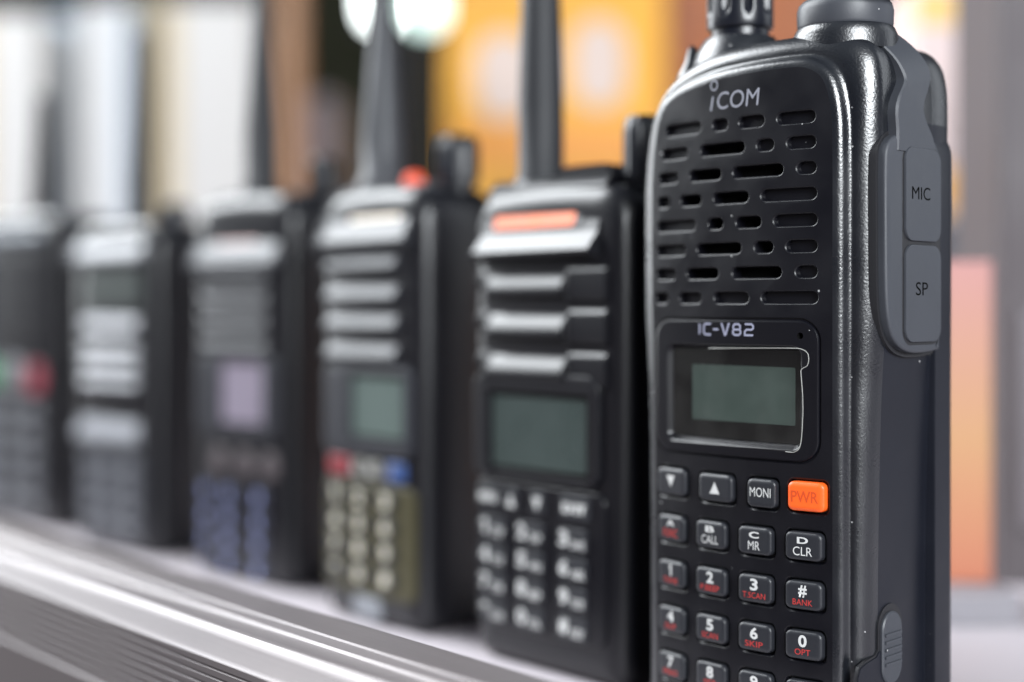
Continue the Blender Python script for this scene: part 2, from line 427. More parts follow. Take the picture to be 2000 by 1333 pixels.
# lettering on the panel
lettering('COM', panel, (-4.0, 7.1, 136.7, 140.5), -0.04, M['grey_ink'], fn=bent, shear=0.12)
mb = MB(); stroke(mb, [(-5.75, 136.6), (-5.15, 139.7)], 0.5, -0.04)
stroke(mb, [(-4.85 + 0.92 * math.cos(a), 142.15 + 1.05 * math.sin(a)) for a in [2 * math.pi * i / 28 for i in range(28)]], 0.34, -0.04, True)
mb.build('emblem', M['grey_ink'], panel, fn=bent)

# display bezel: raised frame with a sloped window
WIN = (-19.0, 17.2, 63.2, 85.4)
mb = MB()
bo = rri(*BZ, 5.0, 1.0, 7, 14); wi = rr(*WIN, 2.2, 7, 14)
sheet(mb, bo, [wi, rr(16.1, 17.5, 86.7, 88.1, 0.69)], y=-0.35, step=2.4)
mb.loft([at_y(rri(*BZ, 5.0, d, 7, 14), y) for d, y in ((0.45, 0.4), (0.5, -0.05), (0.65, -0.27), (1.0, -0.35))], False, False)
mb.loft([at_y(rri(*WIN, 2.2, d, 7, 14), y) for d, y in ((0, -0.35), (0.15, -0.28), (0.4, 0.05), (0.95, 0.85), (1.1, 1.2), (1.15, 2.6))], False, False)
mb.loft([at_y(rri(16.1, 17.5, 86.7, 88.1, 0.69, d), y) for d, y in ((0, -0.35), (0.1, 0.3), (0.1, 1.6))], False, True, mi=1)
bezel = mb.build('display_bezel', [M['bezel'], M['void']], R1, fn=bent, sharp=35, weld=False)
mb = MB(); r = mb.ring(at_y(rri(*WIN, 2.2, 1.2), 2.35)); mb.cap(r); mb.build('display_glass', M['glass'], bezel)
mb = MB(); pill(mb, (-12.5, 14.7, 68.3, 80.6), 0.4, [(0, 2.3), (0, 2.27)]); mb.build('lcd_screen', M['lcd'], bezel)
# model name, squared strokes
mb = MB(); X = -8.9; h0, h1 = 87.15, 89.95; wd = 0.46
def gl(pts, x, w_, closed=False): stroke(mb, [(x + a * w_, h0 + 0.22 + b * (h1 - h0 - 0.44)) for a, b in pts], wd, -0.40, closed)
wd = 0.42
gl([(0, 0), (0, 1)], -8.7, 1)
gl([(1, 1), (0.25, 1), (0, 0.8), (0, 0.2), (0.25, 0), (1, 0)], -7.5, 2.0)
gl([(0, 0.5), (1, 0.5)], -4.9, 1.5)
def pg(P): r_ = mb.ring([(-2.8 + a_ * 2.5, -0.40, h0 + b_ * (h1 - h0)) for a_, b_ in P]); mb.face(r_)
pg([(0, 1), (0.2, 1), (0.5, 0.22), (0.4, 0)]); pg([(0.4, 0), (0.5, 0.22), (0.6, 0)]); pg([(0.6, 0), (0.5, 0.22), (0.8, 1), (1, 1)])
gl([(0.25, 0), (0.0, 0.16), (0, 0.34), (0.15, 0.5), (0.05, 0.66), (0.05, 0.84), (0.28, 1), (0.72, 1), (0.95, 0.84), (0.95, 0.66), (0.85, 0.5), (1, 0.34), (1, 0.16), (0.75, 0)], 0.5, 2.0, True)
gl([(0.25, 0.5), (0.75, 0.5)], 0.5, 2.0)
gl([(0, 1), (0.8, 1), (1, 0.85), (1, 0.65), (0.8, 0.5), (0.2, 0.5), (0, 0.32), (0, 0), (1, 0)], 3.6, 2.1)
mb.build('model_lettering', M['blue_ink'], bezel, fn=bent)
# peeling protective film with its bright edge
fp = catmull([(-17.2, 63.9), (-8, 63.6), (4, 63.3), (14, 63.0), (16.4, 63.2), (17.6, 64.8), (18.1, 70), (18.1, 75), (17.7, 79.6), (17.9, 80.5), (19.1, 81.2), (19.5, 82.4), (19.2, 83.9), (17.6, 84.7), (15, 84.8),
              (5, 84.6), (-8, 84.3), (-15.6, 84.2), (-17.0, 83.0), (-17.4, 74), (-17.2, 63.9)], 5)[:-1]
def film_fn(p): return (p[0], p[1] + 0.0016 * p[0] * p[0], p[2])
mb = MB(); sheet(mb, [(p[0], p[1]) for p in fp], [], y=-0.75, step=2.5)
cc = [(p[0], p[1]) for p in fp]; n = len(cc); rgs = []
for i in range(n):
    t = np.array(cc[(i + 1) % n]) - np.array(cc[i - 1]); t /= np.linalg.norm(t); nn = np.array([t[1], -t[0]])
    rgs.append([(cc[i][0] + nn[0] * 0.085 * math.cos(a), -0.75 + 0.085 * math.sin(a), cc[i][1] + nn[1] * 0.085 * math.cos(a)) for a in [k * math.pi / 3 for k in range(6)]])
keep = [i for i in range(n) if cc[i][0] > -6 and cc[i][0] > (13 if cc[i][1] < 70 else -6)]
for i in range(n):
    if i in keep and (i + 1) % n in keep:
        a = mb.ring(rgs[i]); b = mb.ring(rgs[(i + 1) % n]); mb.bridge(a, b, mi=1)
mb.build('protective_film', [M['film'], M['rim']], bezel, fn=film_fn, sharp=60)

def near_key(rect, m=None, top_y=-1.0):
    mb = MB(); x0, x1, z0, z1 = rect; xc = (x0 + x1) / 2
    pill(mb, rect, 1.35, [(0, 1.45), (0.02, -0.35), (0.10, -0.62), (0.30, -0.82), (0.62, -0.93), (1.1, top_y)], n=8)
    return mb.build('key', m or M['key'], R1, fn=bent_at(xc), sharp=45)
fnk = bent_at
kt = [near_key(top[0]), near_key(top[1]), near_key(top[2]), near_key(top[3], M['orange_key'], -1.15)]
kt[3].name = 'power_key'; kt[3]['label'] = 'orange power key'
tri_mark(kt[0], -17.0, 54.1, 2.5, 2.6, -1.04, False, bent_at(-17.0), M['ink'])
tri_mark(kt[1], -4.0, 53.8, 2.7, 2.6, -1.04, True, bent_at(-4.0), M['ink'])
lettering('MONI', kt[2], (5.3, 10.4, 52.9, 54.9), -1.04, M['ink'], fn=bent_at(7.9))
lettering('PWR', kt[3], (15.3, 21.3, 52.6, 55.0), -1.19, M['orange_ink'], fn=bent_at(18.3), bold=0.01)
names = [[('A', 'FUNC'), ('B', 'CALL'), ('C', 'MR'), ('D', 'CLR')], [('1', 'TONE'), ('2', 'P.BEEP'), ('3', 'T.SCAN'), ('#', 'BANK')],
         [('4', 'DUP'), ('5', 'SCAN'), ('6', 'SKIP'), ('0', 'OPT')], [('7', 'PRIO'), ('8', 'SET'), ('9', 'MODE'), ('*', 'ENT')]]
subw = {'MR': 2.9, 'OPT': 3.5, 'DUP': 3.4, 'CLR': 4.3, 'SET': 3.4, 'ENT': 3.4, 'P.BEEP': 5.2, 'T.SCAN': 5.6, 'CALL': 4.6}
for j, rz in enumerate(rowz):
    for i, cx in enumerate(colx):
        k = near_key((cx - 4.12, cx + 4.12, rz - 3.0, rz + 2.95)); a, b = names[j][i]; fb = bent_at(cx); w2 = subw.get(b, 4.4) / 2
        if j == 0:
            lettering(a, k, (cx - 1.25, cx + 1.25, rz + 0.55, rz + 1.95), -1.04, M['ink'], fn=fb, bold=0.03)
            lettering(b, k, (cx - w2, cx + w2, rz - 1.95, rz - 0.1), -1.04, M['red_ink'] if i == 0 else M['ink'], fn=fb)
        else:
            hh = 1.35 if a == '*' else 2.55
            lettering(a, k, (cx - (0.6 if a == '1' else 0.95), cx + (0.6 if a == '1' else 0.95), rz + 2.2 - hh, rz + 2.2), -1.04, M['ink'], fn=fb, bold=0.03)
            lettering(b, k, (cx - w2, cx + w2, rz - 2.0, rz - 0.75), -1.04, M['red_ink'], fn=fb)

# side: jack cover, latch, battery
def side_poly(pts, n=5): return [(p[0], p[1]) for p in catmull(pts, n)]
XS = 30.9
cov = side_poly([(30.0, 84.2), (24, 83.7), (17.5, 83.9), (12.5, 85.6), (9.2, 89.5), (7.9, 96), (7.6, 110), (7.6, 122), (8.2, 126.3), (11, 128.9), (16, 129.6), (26, 129.6), (29.2, 128), (30.2, 124), (30.4, 105), (30.4, 88), (30.0, 84.2)], 5)[:-1]
def scale_poly(P, d):
    A = [np.array(p) for p in P]; n = len(A); out = []
    for i in range(n):
        t = A[(i + 1) % n] - A[i - 1]; L_ = np.linalg.norm(t); t = t / L_ if L_ else t; nn = np.array([-t[1], t[0]]); out.append(tuple(A[i] + nn * d))
    return out
ar = sum(cov[i][0] * cov[(i + 1) % len(cov)][1] - cov[(i + 1) % len(cov)][0] * cov[i][1] for i in range(len(cov)))
sg = 1 if ar > 0 else -1
mb = MB()
def side_ring(P, x): return [(x, a, b) for a, b in P]
mb.loft([side_ring(scale_poly(cov, sg * -1.1), 29.6), side_ring(scale_poly(cov, sg * -0.9), XS + 0.32), side_ring(scale_poly(cov, sg * -0.5), XS + 0.42), side_ring(scale_poly(cov, sg * 0.1), XS + 0.25)], False, True)
mb.build('cover_gap_shade', M['rubber_edge'], R1)  # raised black plate, stands in for shade in the gap round the cover
mb = MB()
mb.loft([side_ring(scale_poly(cov, sg * d), x) for d, x in ((0, XS), (0, XS + 1.5), (0.15, XS + 1.9), (0.6, XS + 2.15), (1.6, XS + 2.25), (2.0, XS + 2.25))], False, True)
cover = mb.build('jack_cover', M['rubber'], R1, sharp=45)
def sidepill(name, v0, v1, w0, w1, r, m, parent, x, tall=0.35, cut=None):
    mb = MB(); mb.loft([[(xx, a, b) for a, b in rri(v0, v1, w0, w1, r, d)] for d, xx in ((0, x), (0.02, x + tall * 0.6), (0.12, x + tall * 0.9), (0.4, x + tall))], False, True)
    return mb.build(name, m, parent, sharp=40)
sidepill('groove', 13.9, 30.0, 85.4, 127.6, 3.4, M['rubber_edge'], cover, XS + 2.27, 0.04)
mic = sidepill('microphone_flap', 14.5, 29.6, 107.3, 127.1, 2.9, M['rubber'], cover, XS + 2.1, 0.75)
spk = sidepill('speaker_flap', 14.5, 29.6, 86.0, 106.6, 3.0, M['rubber'], cover, XS + 2.1, 0.75)
lettering('MIC', mic, (16.9, 24.6, 116.1, 118.8), XS + 2.88, M['black_ink'], plane='side', bold=0.0)
lettering('SP', spk, (18.5, 23.6, 95.9, 98.7), XS + 2.88, M['black_ink'], plane='side', bold=0.0)
# strap from the cover over the shoulder to the dial on top
lp = catmull([(11.5, 126), (11.7, 130), (11.3, 134), (12.2, 136.8), (14.6, 140), (15.2, 142), (14.0, 146), (11.2, 150), (8.6, 152.6), (7.6, 155)], 5)
rp_ = catmull([(28.0, 126), (27.2, 129.5), (23.8, 133.5), (23.2, 136.5), (25.6, 141), (26.2, 144), (25.0, 148), (21.5, 152), (20.0, 153.6), (18.6, 155.4)], 5)
mb = MB()
def strapx(wz): return XS + 0.2 - (0 if wz < 140 else 0.045 * (wz - 140) ** 2)
sec = []
for a, b in zip(lp, rp_):
    xo = strapx((a[1] + b[1]) / 2)
    sec.append([(xo - 0.6, a[0], a[1]), (xo + 1.9, a[0] + 0.05, a[1]), (xo + 2.3, a[0] + 0.6, a[1]), (xo + 2.3, b[0] - 0.6, b[1]), (xo + 1.9, b[0], b[1]), (xo - 0.6, b[0], b[1])])
mb.loft(sec); mb.build('cover_strap', M['rubber'], cover, sharp=18)
# top dial under the strap
mb = MB(); revolve(mb, 18.6, 15.5, [(11.2, 148), (11.2, 151.4), (10.5, 153.0), (10.2, 153.3)], 48); mb.build('dial_base', M['shell'], R1)
mb = MB(); revolve(mb, 18.6, 15.5, [(9.6, 153.0), (10.2, 153.9), (10.3, 157.0), (9.9, 158.4), (9.0, 159.3), (7.0, 159.6)], 48); mb.build('dial', M['rubber'], R1)
# strap head gripping the dial
mb = MB(); mb.loft([[(x, y, z) for x, y in ((17, 13), (26.8, 7.4), (31.0, 9.0), (31.0, 18.6), (26.5, 20.5), (17, 22))] for z in (159.3, 161.2)]); mb.build('strap_head', M['rubber'], cover, bevel=0.6)
# antenna with fluted base
mb = MB(); revolve(mb, -9.6, 16.5, [(11.5, 147), (10.2, 151.5), (8.6, 154.2), (7.9, 155.0)], 40); mb.build('antenna_collar', M['shell'], R1)
mb = MB(); mb.loft([[(cx_ + r_ * math.cos(a_), 11 + 1.4 * r_ * math.sin(a_), z_) for a_ in [k * math.pi / 10 for k in range(20)]] for cx_, r_, z_ in ((-18.6, 4.6, 142), (-18.3, 3.6, 146.5), (-18.6, 1.9, 150), (-19.0, 1.0, 153.0), (-19.0, 0.4, 154.0))])
mb.build('guard_fin', M['shell'], R1, sharp=70)
def flute(a, z):
    d = max(0.0, math.cos(9 * a)) ** 2
    f = min(1, max(0, (z - 159.8) / 1.5))
    return 1 - 0.17 * d * f
mb = MB(); revolve(mb, -9.6, 16.5, [(6.6, 154.5), (6.6, 156.8), (7.4, 157.1), (7.6, 158.0), (7.6, 159.8), (7.6, 160.3), (7.6, 161.4), (7.55, 166), (7.3, 176), (7.0, 180), (6.2, 182), (5.6, 215), (5.0, 270), (4.0, 273)], 144, flute=lambda a, z: flute(a, z) if z < 181 else 1)
mb.build('antenna', M['knob'], R1, sharp=50)
# battery pack
bo_ = [(-30.0, 1), (-30, 45), (-30.4, 72), (-31.1, 95), (-31.3, 122), (-30.6, 129.5), (-27, 132.6), (-20, 133.2), (20, 133.2), (27.2, 132.6), (30.8, 129.5), (31.35, 122), (31.3, 95), (31.2, 72), (31.2, 45), (31.2, 1)]
bc = catmull(bo_, 4)
cen = np.array([0, 66.0])
mb = MB(); mb.loft([[(p[0] * s_, y, 66 + (p[1] - 66) * s_) for p in bc] for s_, y in ((0.99, 31.0), (1.006, 31.2), (1.006, 37.4), (0.995, 38.9), (0.96, 39.8))])
batt = mb.build('battery_pack', M['side'], R1, sharp=50)
# release latch low on the side
mb = MB()
mb.loft([[(x, a, b) for a, b in rri(11.4, 19.8, 17.5, 30.2, 4.1, d, 10)] for d, x in ((-0.7, 28.6), (-0.7, 29.36), (-0.1, 29.38))], False, True)
mb.build('latch_recess', M['rubber_edge'], R1)
mb = MB(); mb.loft([[(x, a, b) for a, b in rri(11.6, 19.6, 14.0, 29.4, 3.9, d, 10)] for d, x in ((0, 28.8), (0.05, 29.75), (0.35, 30.05))], False, True)
for k in range(5):
    zz = 18.2 + k * 1.55
    mb.box(30.0, 30.35, 12.4, 18.9, zz, zz + 0.6)
mb.build('battery_latch', M['rubber'], R1, sharp=40)
lp2 = [(2.6, 2.0), (2.6, 17.5), (3.6, 19.3), (6, 20.0), (10.0, 20.6), (11.0, 21.6), (11.6, 21.6), (19.6, 21.6), (19.6, 2.0)]
mb = MB(); mb.loft([[(x, a, b) for a, b in P] for P, x in ((scale_poly(lp2, 0.45), 28.6), (scale_poly(lp2, 0.45), 29.30))], False, True); mb.build('plate_gap', M['rubber_edge'], R1)
mb = MB(); mb.loft([[(x, a, b) for a, b in lp2] for x in (28.6, 29.55)], False, True); mb.build('latch_plate', M['side'], R1, bevel=0.12)
# belt clip on the back
mb = MB(); revolve(mb, 0, 0, [(5.0, 0), (6.0, 0.8), (6.0, 3.2), (5.2, 4.4)], 32)
mb.v = [(22.5 + x, 40.0 + z, 112.0 + y) for x, y, z in mb.v]
mb.build('belt_clip_screw', M['rubber'], R1)

# ================================================================ radios further down the row
def capped(rect, r, prof, name, m, parent, **k):
    mb = MB(); pill(mb, rect, r, prof, cap0=True); return mb.build(name, m, parent, **k)

def far_body(root, W, Hh, depth, m, low=0.0, r=6.0, shoulder=2.5):
    mb = MB(); h = W / 2
    base = catmull([(-h + 2.5 + low, 0.3), (-h + low, 4), (-h + low * 0.6, 30), (-h + low * 0.2, 60), (-h, 80), (-h, Hh - 14), (-h + 0.8, Hh - 6), (-h + 4.2, Hh - 1.2), (-h + 10, Hh), (0, Hh + 0.6), (h - 10, Hh),
                    (h - 4.2, Hh - 1.2), (h - 0.8, Hh - 6), (h, Hh - 14), (h, 80), (h - low * 0.2, 60), (h - low * 0.6, 30), (h - low, 4), (h - 2.5 - low, 0.3)], 4)
    base = [np.array(p) for p in base]; c = np.array([0, Hh / 2])
    def sc_(d): return [(c[0] + (p[0] - c[0]) * (1 - d / h), c[1] + (p[1] - c[1]) * (1 - d / (Hh / 2)) ) for p in base]
    rings = [at_y(sc_(d), y) for d, y in ((4, depth), (1.5, depth - 1), (0, depth - 4), (0, 6), (0.4, 3.6), (1.4, 1.8), (2.6, 0.8), (4.2, 0.2), (6, 0))]
    mb.loft(rings); return mb.build('body', m, root, sharp=60)

def louver(root, x0, x1, zc, m, up=3.4, out=2.2, drop=3.2):
    mb = MB(); extrude_yz(mb, [(1.0, zc + up), (-out * 0.3, zc + up * 0.55), (-out, zc - 0.6), (-out, zc - drop), (0.0, zc - drop - 0.8), (1.0, zc - drop - 0.8)], x0, x1)
    return mb.build('grille_rib', m, root, bevel=0.35)

def screen(root, rect, out, m_frame, m_lcd, lcd, r=2.5, name='display_frame'):
    mb = MB(); x0, x1, z0, z1 = rect; a, b, c, d = lcd
    win = (a - 1.5, b + 1.5, c - 1.5, d + 1.5)
    sheet(mb, rri(*rect, r, 0.9), [rr(*win, 1.0)], y=-out, step=6)
    mb.loft([at_y(rri(*rect, r, dd), y) for dd, y in ((0, 1.0), (0, -out + 0.7), (0.3, -out + 0.2), (0.9, -out))], False, False)
    mb.loft([at_y(rri(*win, 1.0, dd), y) for dd, y in ((0, -out), (0.35, -out + 1.1), (0.4, 0.6))], False, False)
    fr = mb.build(name, m_frame, root, sharp=40)
    mb = MB(); r_ = mb.ring(at_y(rr(win[0] + 1, win[1] - 1, win[2] + 1, win[3] - 1, 0.5), -out + 1.2)); mb.cap(r_); mb.build('display_glass', M['glass'], fr)
    mb = MB(); r_ = mb.ring(at_y(rr(a, b, c, d, 0.5), -out + 1.15)); mb.cap(r_); mb.build('lcd_screen', m_lcd, fr)
    return fr

def fkey(root, rect, r, y0, hgt, m, text=None, ink=None, sub=None, trect=None, label=None, tb=0.03):
    mb = MB(); pill(mb, rect, r, [(0, y0), (0.05, y0 - hgt * 0.7), (0.4, y0 - hgt)], n=5)
    k = mb.build('key', m, root)
    if label: k['label'] = label
    x0, x1, z0, z1 = rect
    if text:
        t = trect or (x0 + 0.6, x0 + 0.6 + (z1 - z0) * 0.45, z0 + 1.0, z1 - 0.8)
        lettering(text, k, t, y0 - hgt - 0.04, ink, bold=tb)
    if sub: lettering(sub, k, (x0 + (x1 - x0) * 0.48, x1 - 0.7, z0 + 0.9, z0 + (z1 - z0) * 0.55), y0 - hgt - 0.04, ink, bold=0.02)
    return k

def whip(root, cx, cy, z0, r0, r1, length, m, foot=1.15):
    mb = MB(); revolve(mb, cx, cy, [(r0 * foot, z0 - 2), (r0 * foot, z0 + 3), (r0, z0 + 5), (r0 * 0.98, z0 + length * 0.22), (r0 * 0.55 + r1 * 0.45, z0 + length * 0.5), (r1, z0 + length * 0.9), (r1 * 0.9, z0 + length), (r1 * 0.3, z0 + length + 1)], 28)
    return mb.build('antenna', m, root, sharp=50)

def knob(root, cx, cy, z0, r, h, m, teeth=14, name='volume_knob'):
    mb = MB(); revolve(mb, cx, cy, [(r * 0.8, z0 - 2), (r * 0.8, z0 + 0.8), (r, z0 + 1), (r, z0 + h * 0.75), (r * 0.9, z0 + h * 0.93), (r * 0.75, z0 + h), (0.2, z0 + h)], teeth * 6,
                       flute=lambda a, z: 1 - 0.05 * (0.5 + 0.5 * math.cos(teeth * a)))
    return mb.build(name, m, root, sharp=50)

# ---- radio beside the near one
FB = mat('gloss_black_plastic', (0.004, 0.004, 0.006), 0.34, grain=0.004, grain_mm=0.4)
FB2 = mat('satin_black_plastic_far', (0.005, 0.005, 0.007), 0.32, grain=0.004, grain_mm=0.4)
FBG = mat('dark_grey_plastic', (0.012, 0.013, 0.019), 0.48)
LCD2 = mat('grey_green_lcd', (0.036, 0.050, 0.047), 0.3, vary=0.1, vary_mm=15)
R2 = thing('two_way_radio', 'black radio with an orange badge and white-lettered keys, second from the right', 'two-way radio', (8.1, 364.8, 0), -math.radians(47), GROUP)
far_body(R2, 56, 124, 30, FB, low=1.0)
mb = MB(); extrude_yz(mb, [(3, 105.5), (-2.6, 105.8), (-4.2, 106.8), (-4.4, 107.6), (-0.8, 112.0), (-0.7, 112.4), (2.1, 122.9), (1.7, 123.3), (4.6, 126.2), (7.6, 126.8), (11, 126.2), (11, 105.5)], -23.0, 19.5)
brow = mb.build('brow_plate', FB, R2, bevel=0.7)
def slope_plate(root, x0, x1, z0, z1, m, name, off=0.25, ya=-0.8, za=112.4, yb=1.6, zb=121.0):
    mb = MB(); s_ = (yb - ya) / (zb - za)
    def Y(z_): return ya + (z_ - za) * s_ - off
    mb.loft([[(x, Y(zz) + dy, zz) for x, zz in rri(x0, x1, z0, z1, 1.0, d)] for d, dy in ((0, off + 0.3), (0, 0.1), (0.25, 0))], False, True)
    return mb.build(name, m, root), Y
fr, Yf = slope_plate(brow, -20.6, 13.6, 112.9, 122.7, M['bezel'], 'badge_frame')
bd, Yb = slope_plate(brow, -18.2, 11.4, 113.5, 122.3, mat('orange_badge', (0.70, 0.15, 0.05), 0.5, vary=0.25, vary_mm=5), 'orange_badge', off=0.5)
for k in range(3):
    zc = 99.6 - k * 10.7
    louver(R2, -19.5, 8.5, zc, FB, up=3.6, out=2.4, drop=3.0)
    mb = MB(); extrude_yz(mb, [(2, zc + 4.6), (0.2, zc + 3.8), (-0.7, zc + 1.6), (-0.7, zc - 0.6), (1, zc - 2), (2, zc - 2)], -24.4, -20.4); mb.build('grille_rib', FB, R2, bevel=0.3)
    mb = MB(); extrude_yz(mb, [(2, zc + 4.6), (-0.4, zc + 4.0), (-1.3, zc + 2.4), (-1.3, zc - 4.4), (1, zc - 5), (2, zc - 5)], 9.6, 22.5); mb.build('grille_rib', FB2, R2, bevel=0.4)
sf = screen(R2, (-25.2, 20.6, 48.4, 76.4), 1.8, FB, LCD2, (-18.6, 15.8, 52.0, 70.2), r=4)
capped((-24.6, 22.2, 9.6, 48.0), 3.5, [(0, 1), (0, -0.4), (0.3, -0.8), (0.8, -1.0)], 'keypad_plate', M['bezel'], R2)
kx = (-18.0, -3.9, 11.4)
sub2 = [['STEP', 'TXP', 'SAVE'], ['VOX', 'WN', 'ABR'], ['TDR', 'BEEP', 'TOT'], ['SCAN', 'SQL', 'KEY']]; dig = [['1', '2', '3'], ['4', '5', '6'], ['7', '8', '9'], ['*', '0', '#']]
k = fkey(R2, (-24.0, -15.0, 40.4, 46.4), 1, -0.9, 0.7, M['key']); lettering('MENU', k, (-22.9, -16.0, 42.2, 44.6), -1.65, M['ink'], bold=0.05)
k = fkey(R2, (-13.4, -8.2, 40.4, 46.4), 1, -0.9, 0.7, M['key']); tri_mark(k, -10.8, 43.3, 3.4, 3.4, -1.65, True, None, M['ink'])
k = fkey(R2, (-3.6, 1.6, 40.4, 46.4), 1, -0.9, 0.7, M['key']); tri_mark(k, -1.0, 43.2, 3.4, 3.4, -1.65, False, None, M['ink'])
k = fkey(R2, (7.0, 17.6, 40.4, 46.4), 1, -0.9, 0.7, M['key']); lettering('EXIT', k, (8.2, 16.4, 42.2, 44.6), -1.65, M['ink'], bold=0.05)
for j in range(4):
    for i in range(3):
        zc = 35.4 - j * 7.3
        fkey(R2, (kx[i] - 5.2, kx[i] + 5.2, zc - 2.9, zc + 2.9), 1.2, -0.9, 0.7, M['key'], dig[j][i], M['ink'], sub2[j][i], trect=(kx[i] - 4.4, kx[i] - 1.2, zc - 1.6, zc + 2.3), tb=0.045)
whip(R2, -13.4, 12, 124, 6.2, 4.2, 110, M['antenna'])
mb = MB(); revolve(mb, -13.4, 12, [(8.2, 122), (8.2, 125.6), (7.4, 126.6)], 32); mb.build('antenna_collar', FB, R2)
mb = MB(); pill(mb, (-3.0, 16.5, 120, 129.6), 3.2, [(0.6, 7.2), (0, 8), (0, 16), (0.6, 16.8)], cap0=True); mb.build('top_torch', FB, R2)
knob(R2, 22.0, 13, 124.4, 5.0, 16.5, M['knob'])

# ---- third radio
R3 = thing('two_way_radio', 'black radio with yellowish key lettering and an orange top button, third from the right', 'two-way radio', (-41.83, 420.6, 0), -math.radians(48), GROUP)
far_body(R3, 50, 128, 30, FB2, low=0.8)
mb = MB(); extrude_yz(mb, [(3, 110), (-2.0, 110.2), (-3.4, 111.6), (-3.4, 112.6), (-0.6, 117.5), (2.4, 124.6), (5.6, 128.2), (9, 129.6), (13, 129.2), (13, 110)], -22.5, 19.5)
br3 = mb.build('brow_plate', mat('brow_highlight_grey', (0.022, 0.023, 0.028), 0.46), R3, bevel=1.2)  # black plastic greyed to paint in the overhead light on the brow
slope_plate(br3, -9.5, 15.0, 118.6, 124.0, mat('cream_badge', (0.72, 0.60, 0.46), 0.4), 'cream_badge', off=0.35, ya=-0.6, za=117.5, yb=2.4, zb=124.6)
for zc in (106.0, 97.0, 88.4, 79.8):
    louver(R3, -20.5, 14.0, zc, FBG, up=3.6, out=2.2, drop=1.6)
screen(R3, (-21.5, 21.0, 50.0, 76.0), 1.4, FBG, mat('pale_green_lcd', (0.085, 0.115, 0.105), 0.35), (-8.0, 16.5, 55.5, 72.5), r=3)
capped((-21.8, 21.8, 9.0, 41.6), 3.0, [(0, 1), (0, -0.3), (0.3, -0.6)], 'keypad_plate', mat('olive_yellow_keypad', (0.040, 0.034, 0.010), 0.5), R3)
BIG = mat('beige_key', (0.11, 0.105, 0.09), 0.45); CRM = mat('cream_ink', (0.62, 0.58, 0.46), 0.5)
fkey(R3, (-19.5, -9.6, 43.0, 48.6), 1.2, 0.2, 1.2, mat('red_key', (0.20, 0.02, 0.03), 0.45), 'VFO', M['red_ink'], label='dark red key')
fkey(R3, (-7.9, -1.2, 43.0, 48.6), 2.6, 0.2, 1.2, BIG, 'A', M['ink']); fkey(R3, (0.2, 6.9, 43.0, 48.6), 2.6, 0.2, 1.2, BIG, 'B', M['ink'])
fkey(R3, (8.6, 17.5, 43.0, 48.6), 1.2, 0.2, 1.2, mat('blue_key', (0.02, 0.055, 0.18), 0.45), 'BND', M['blue_ink'], label='blue key')
for j in range(4):
    for i, cx in enumerate((-15.6, -3.9, 9.2)):
        zc = 37.2 - j * 7.5
        fkey(R3, (cx - 4.5, cx + 4.5, zc - 2.8, zc + 2.8), 2.6, -0.5, 0.9, M['key'], dig[j][i], CRM, trect=(cx - 1.9, cx + 1.9, zc - 2.2, zc + 2.2), tb=0.045)
mb = MB(); pill(mb, (-7.5, 6.0, 1.8, 8.2), 2.5, [(0, 1), (0, -0.5), (0.6, -0.9)]); mb.build('maker_plate', mat('silver_plate', (0.20, 0.21, 0.23), 0.45), R3)
whip(R3, -9.5, 12, 128, 6.3, 2.0, 78, mat('antenna_grey', (0.030, 0.032, 0.038), 0.5), foot=1.25)
knob(R3, 16.5, 20, 129, 6.4, 14.5, M['knob'])
mb = MB(); revolve(mb, 7.2, 11, [(3.4, 126), (3.4, 130.2), (2.6, 132.2), (1.0, 133.0)], 28); mb.build('top_button', mat('orange_red_button', (0.85, 0.09, 0.03), 0.3), R3)

# ---- fourth radio
R4 = thing('two_way_radio', 'black radio with round blue keys and a mauve colour screen, fourth from the right', 'two-way radio', (-92.1, 484.4, 0), -math.radians(43), GROUP)
far_body(R4, 54, 131, 30, FB2, low=0.6)
mb = MB(); extrude_yz(mb, [(3, 106), (-2.0, 106.2), (-3.2, 107.6), (-0.8, 113), (3.6, 122), (8, 129), (12, 132), (15, 131.6), (15, 106)], -24, 21.5)
br4 = mb.build('brow_plate', mat('brow_highlight_silver', (0.05, 0.052, 0.06), 0.42), R4, bevel=1.2)  # brow colour lightened: top highlight painted onto black plastic
slope_plate(br4, -13, 10.0, 114.6, 120.0, mat('pink_badge', (0.62, 0.36, 0.33), 0.35), 'pink_badge', off=0.3, ya=-0.8, za=113, yb=3.6, zb=122)
for zc in (102.5, 95.0, 87.5, 80.0):
    louver(R4, -22, 15, zc, FBG, up=2.2, out=0.9, drop=1.6)
screen(R4, (-23, 21.5, 49.5, 76.5), 1.2, FBG, mat('mauve_colour_lcd', (0.22, 0.19, 0.24), 0.35, vary=0.35, vary_mm=12), (-10.0, 13.0, 54, 74.5), r=3)
BLK = mat('blue_grey_key', (0.012, 0.014, 0.032), 0.45); PBL = mat('pale_blue_ink', (0.30, 0.34, 0.62), 0.5); BRK = mat('brown_grey_key', (0.075, 0.062, 0.066), 0.4)
for cx in (-10.9, 3.5, 17.0): fkey(R4, (cx - 4.6, cx + 4.6, 36.0, 45.0), 4.5, 0.3, 1.2, BRK)
for j in range(4):
    for i, cx in enumerate((-22 + 3.2, -5.5, 11.0)):
        zc = 29.6 - j * 7.9
        fkey(R4, (cx - 4.3, cx + 4.3, zc - 3.0, zc + 3.0), 3.0, 0.3, 1.4, BLK, dig[j][i], PBL, trect=(cx - 1.5, cx + 1.5, zc - 2.1, zc + 2.1))
whip(R4, -3.5, 12, 131, 6.0, 1.8, 100, M['antenna'])
knob(R4, 20.0, 20, 131, 5.4, 12.5, M['knob'])

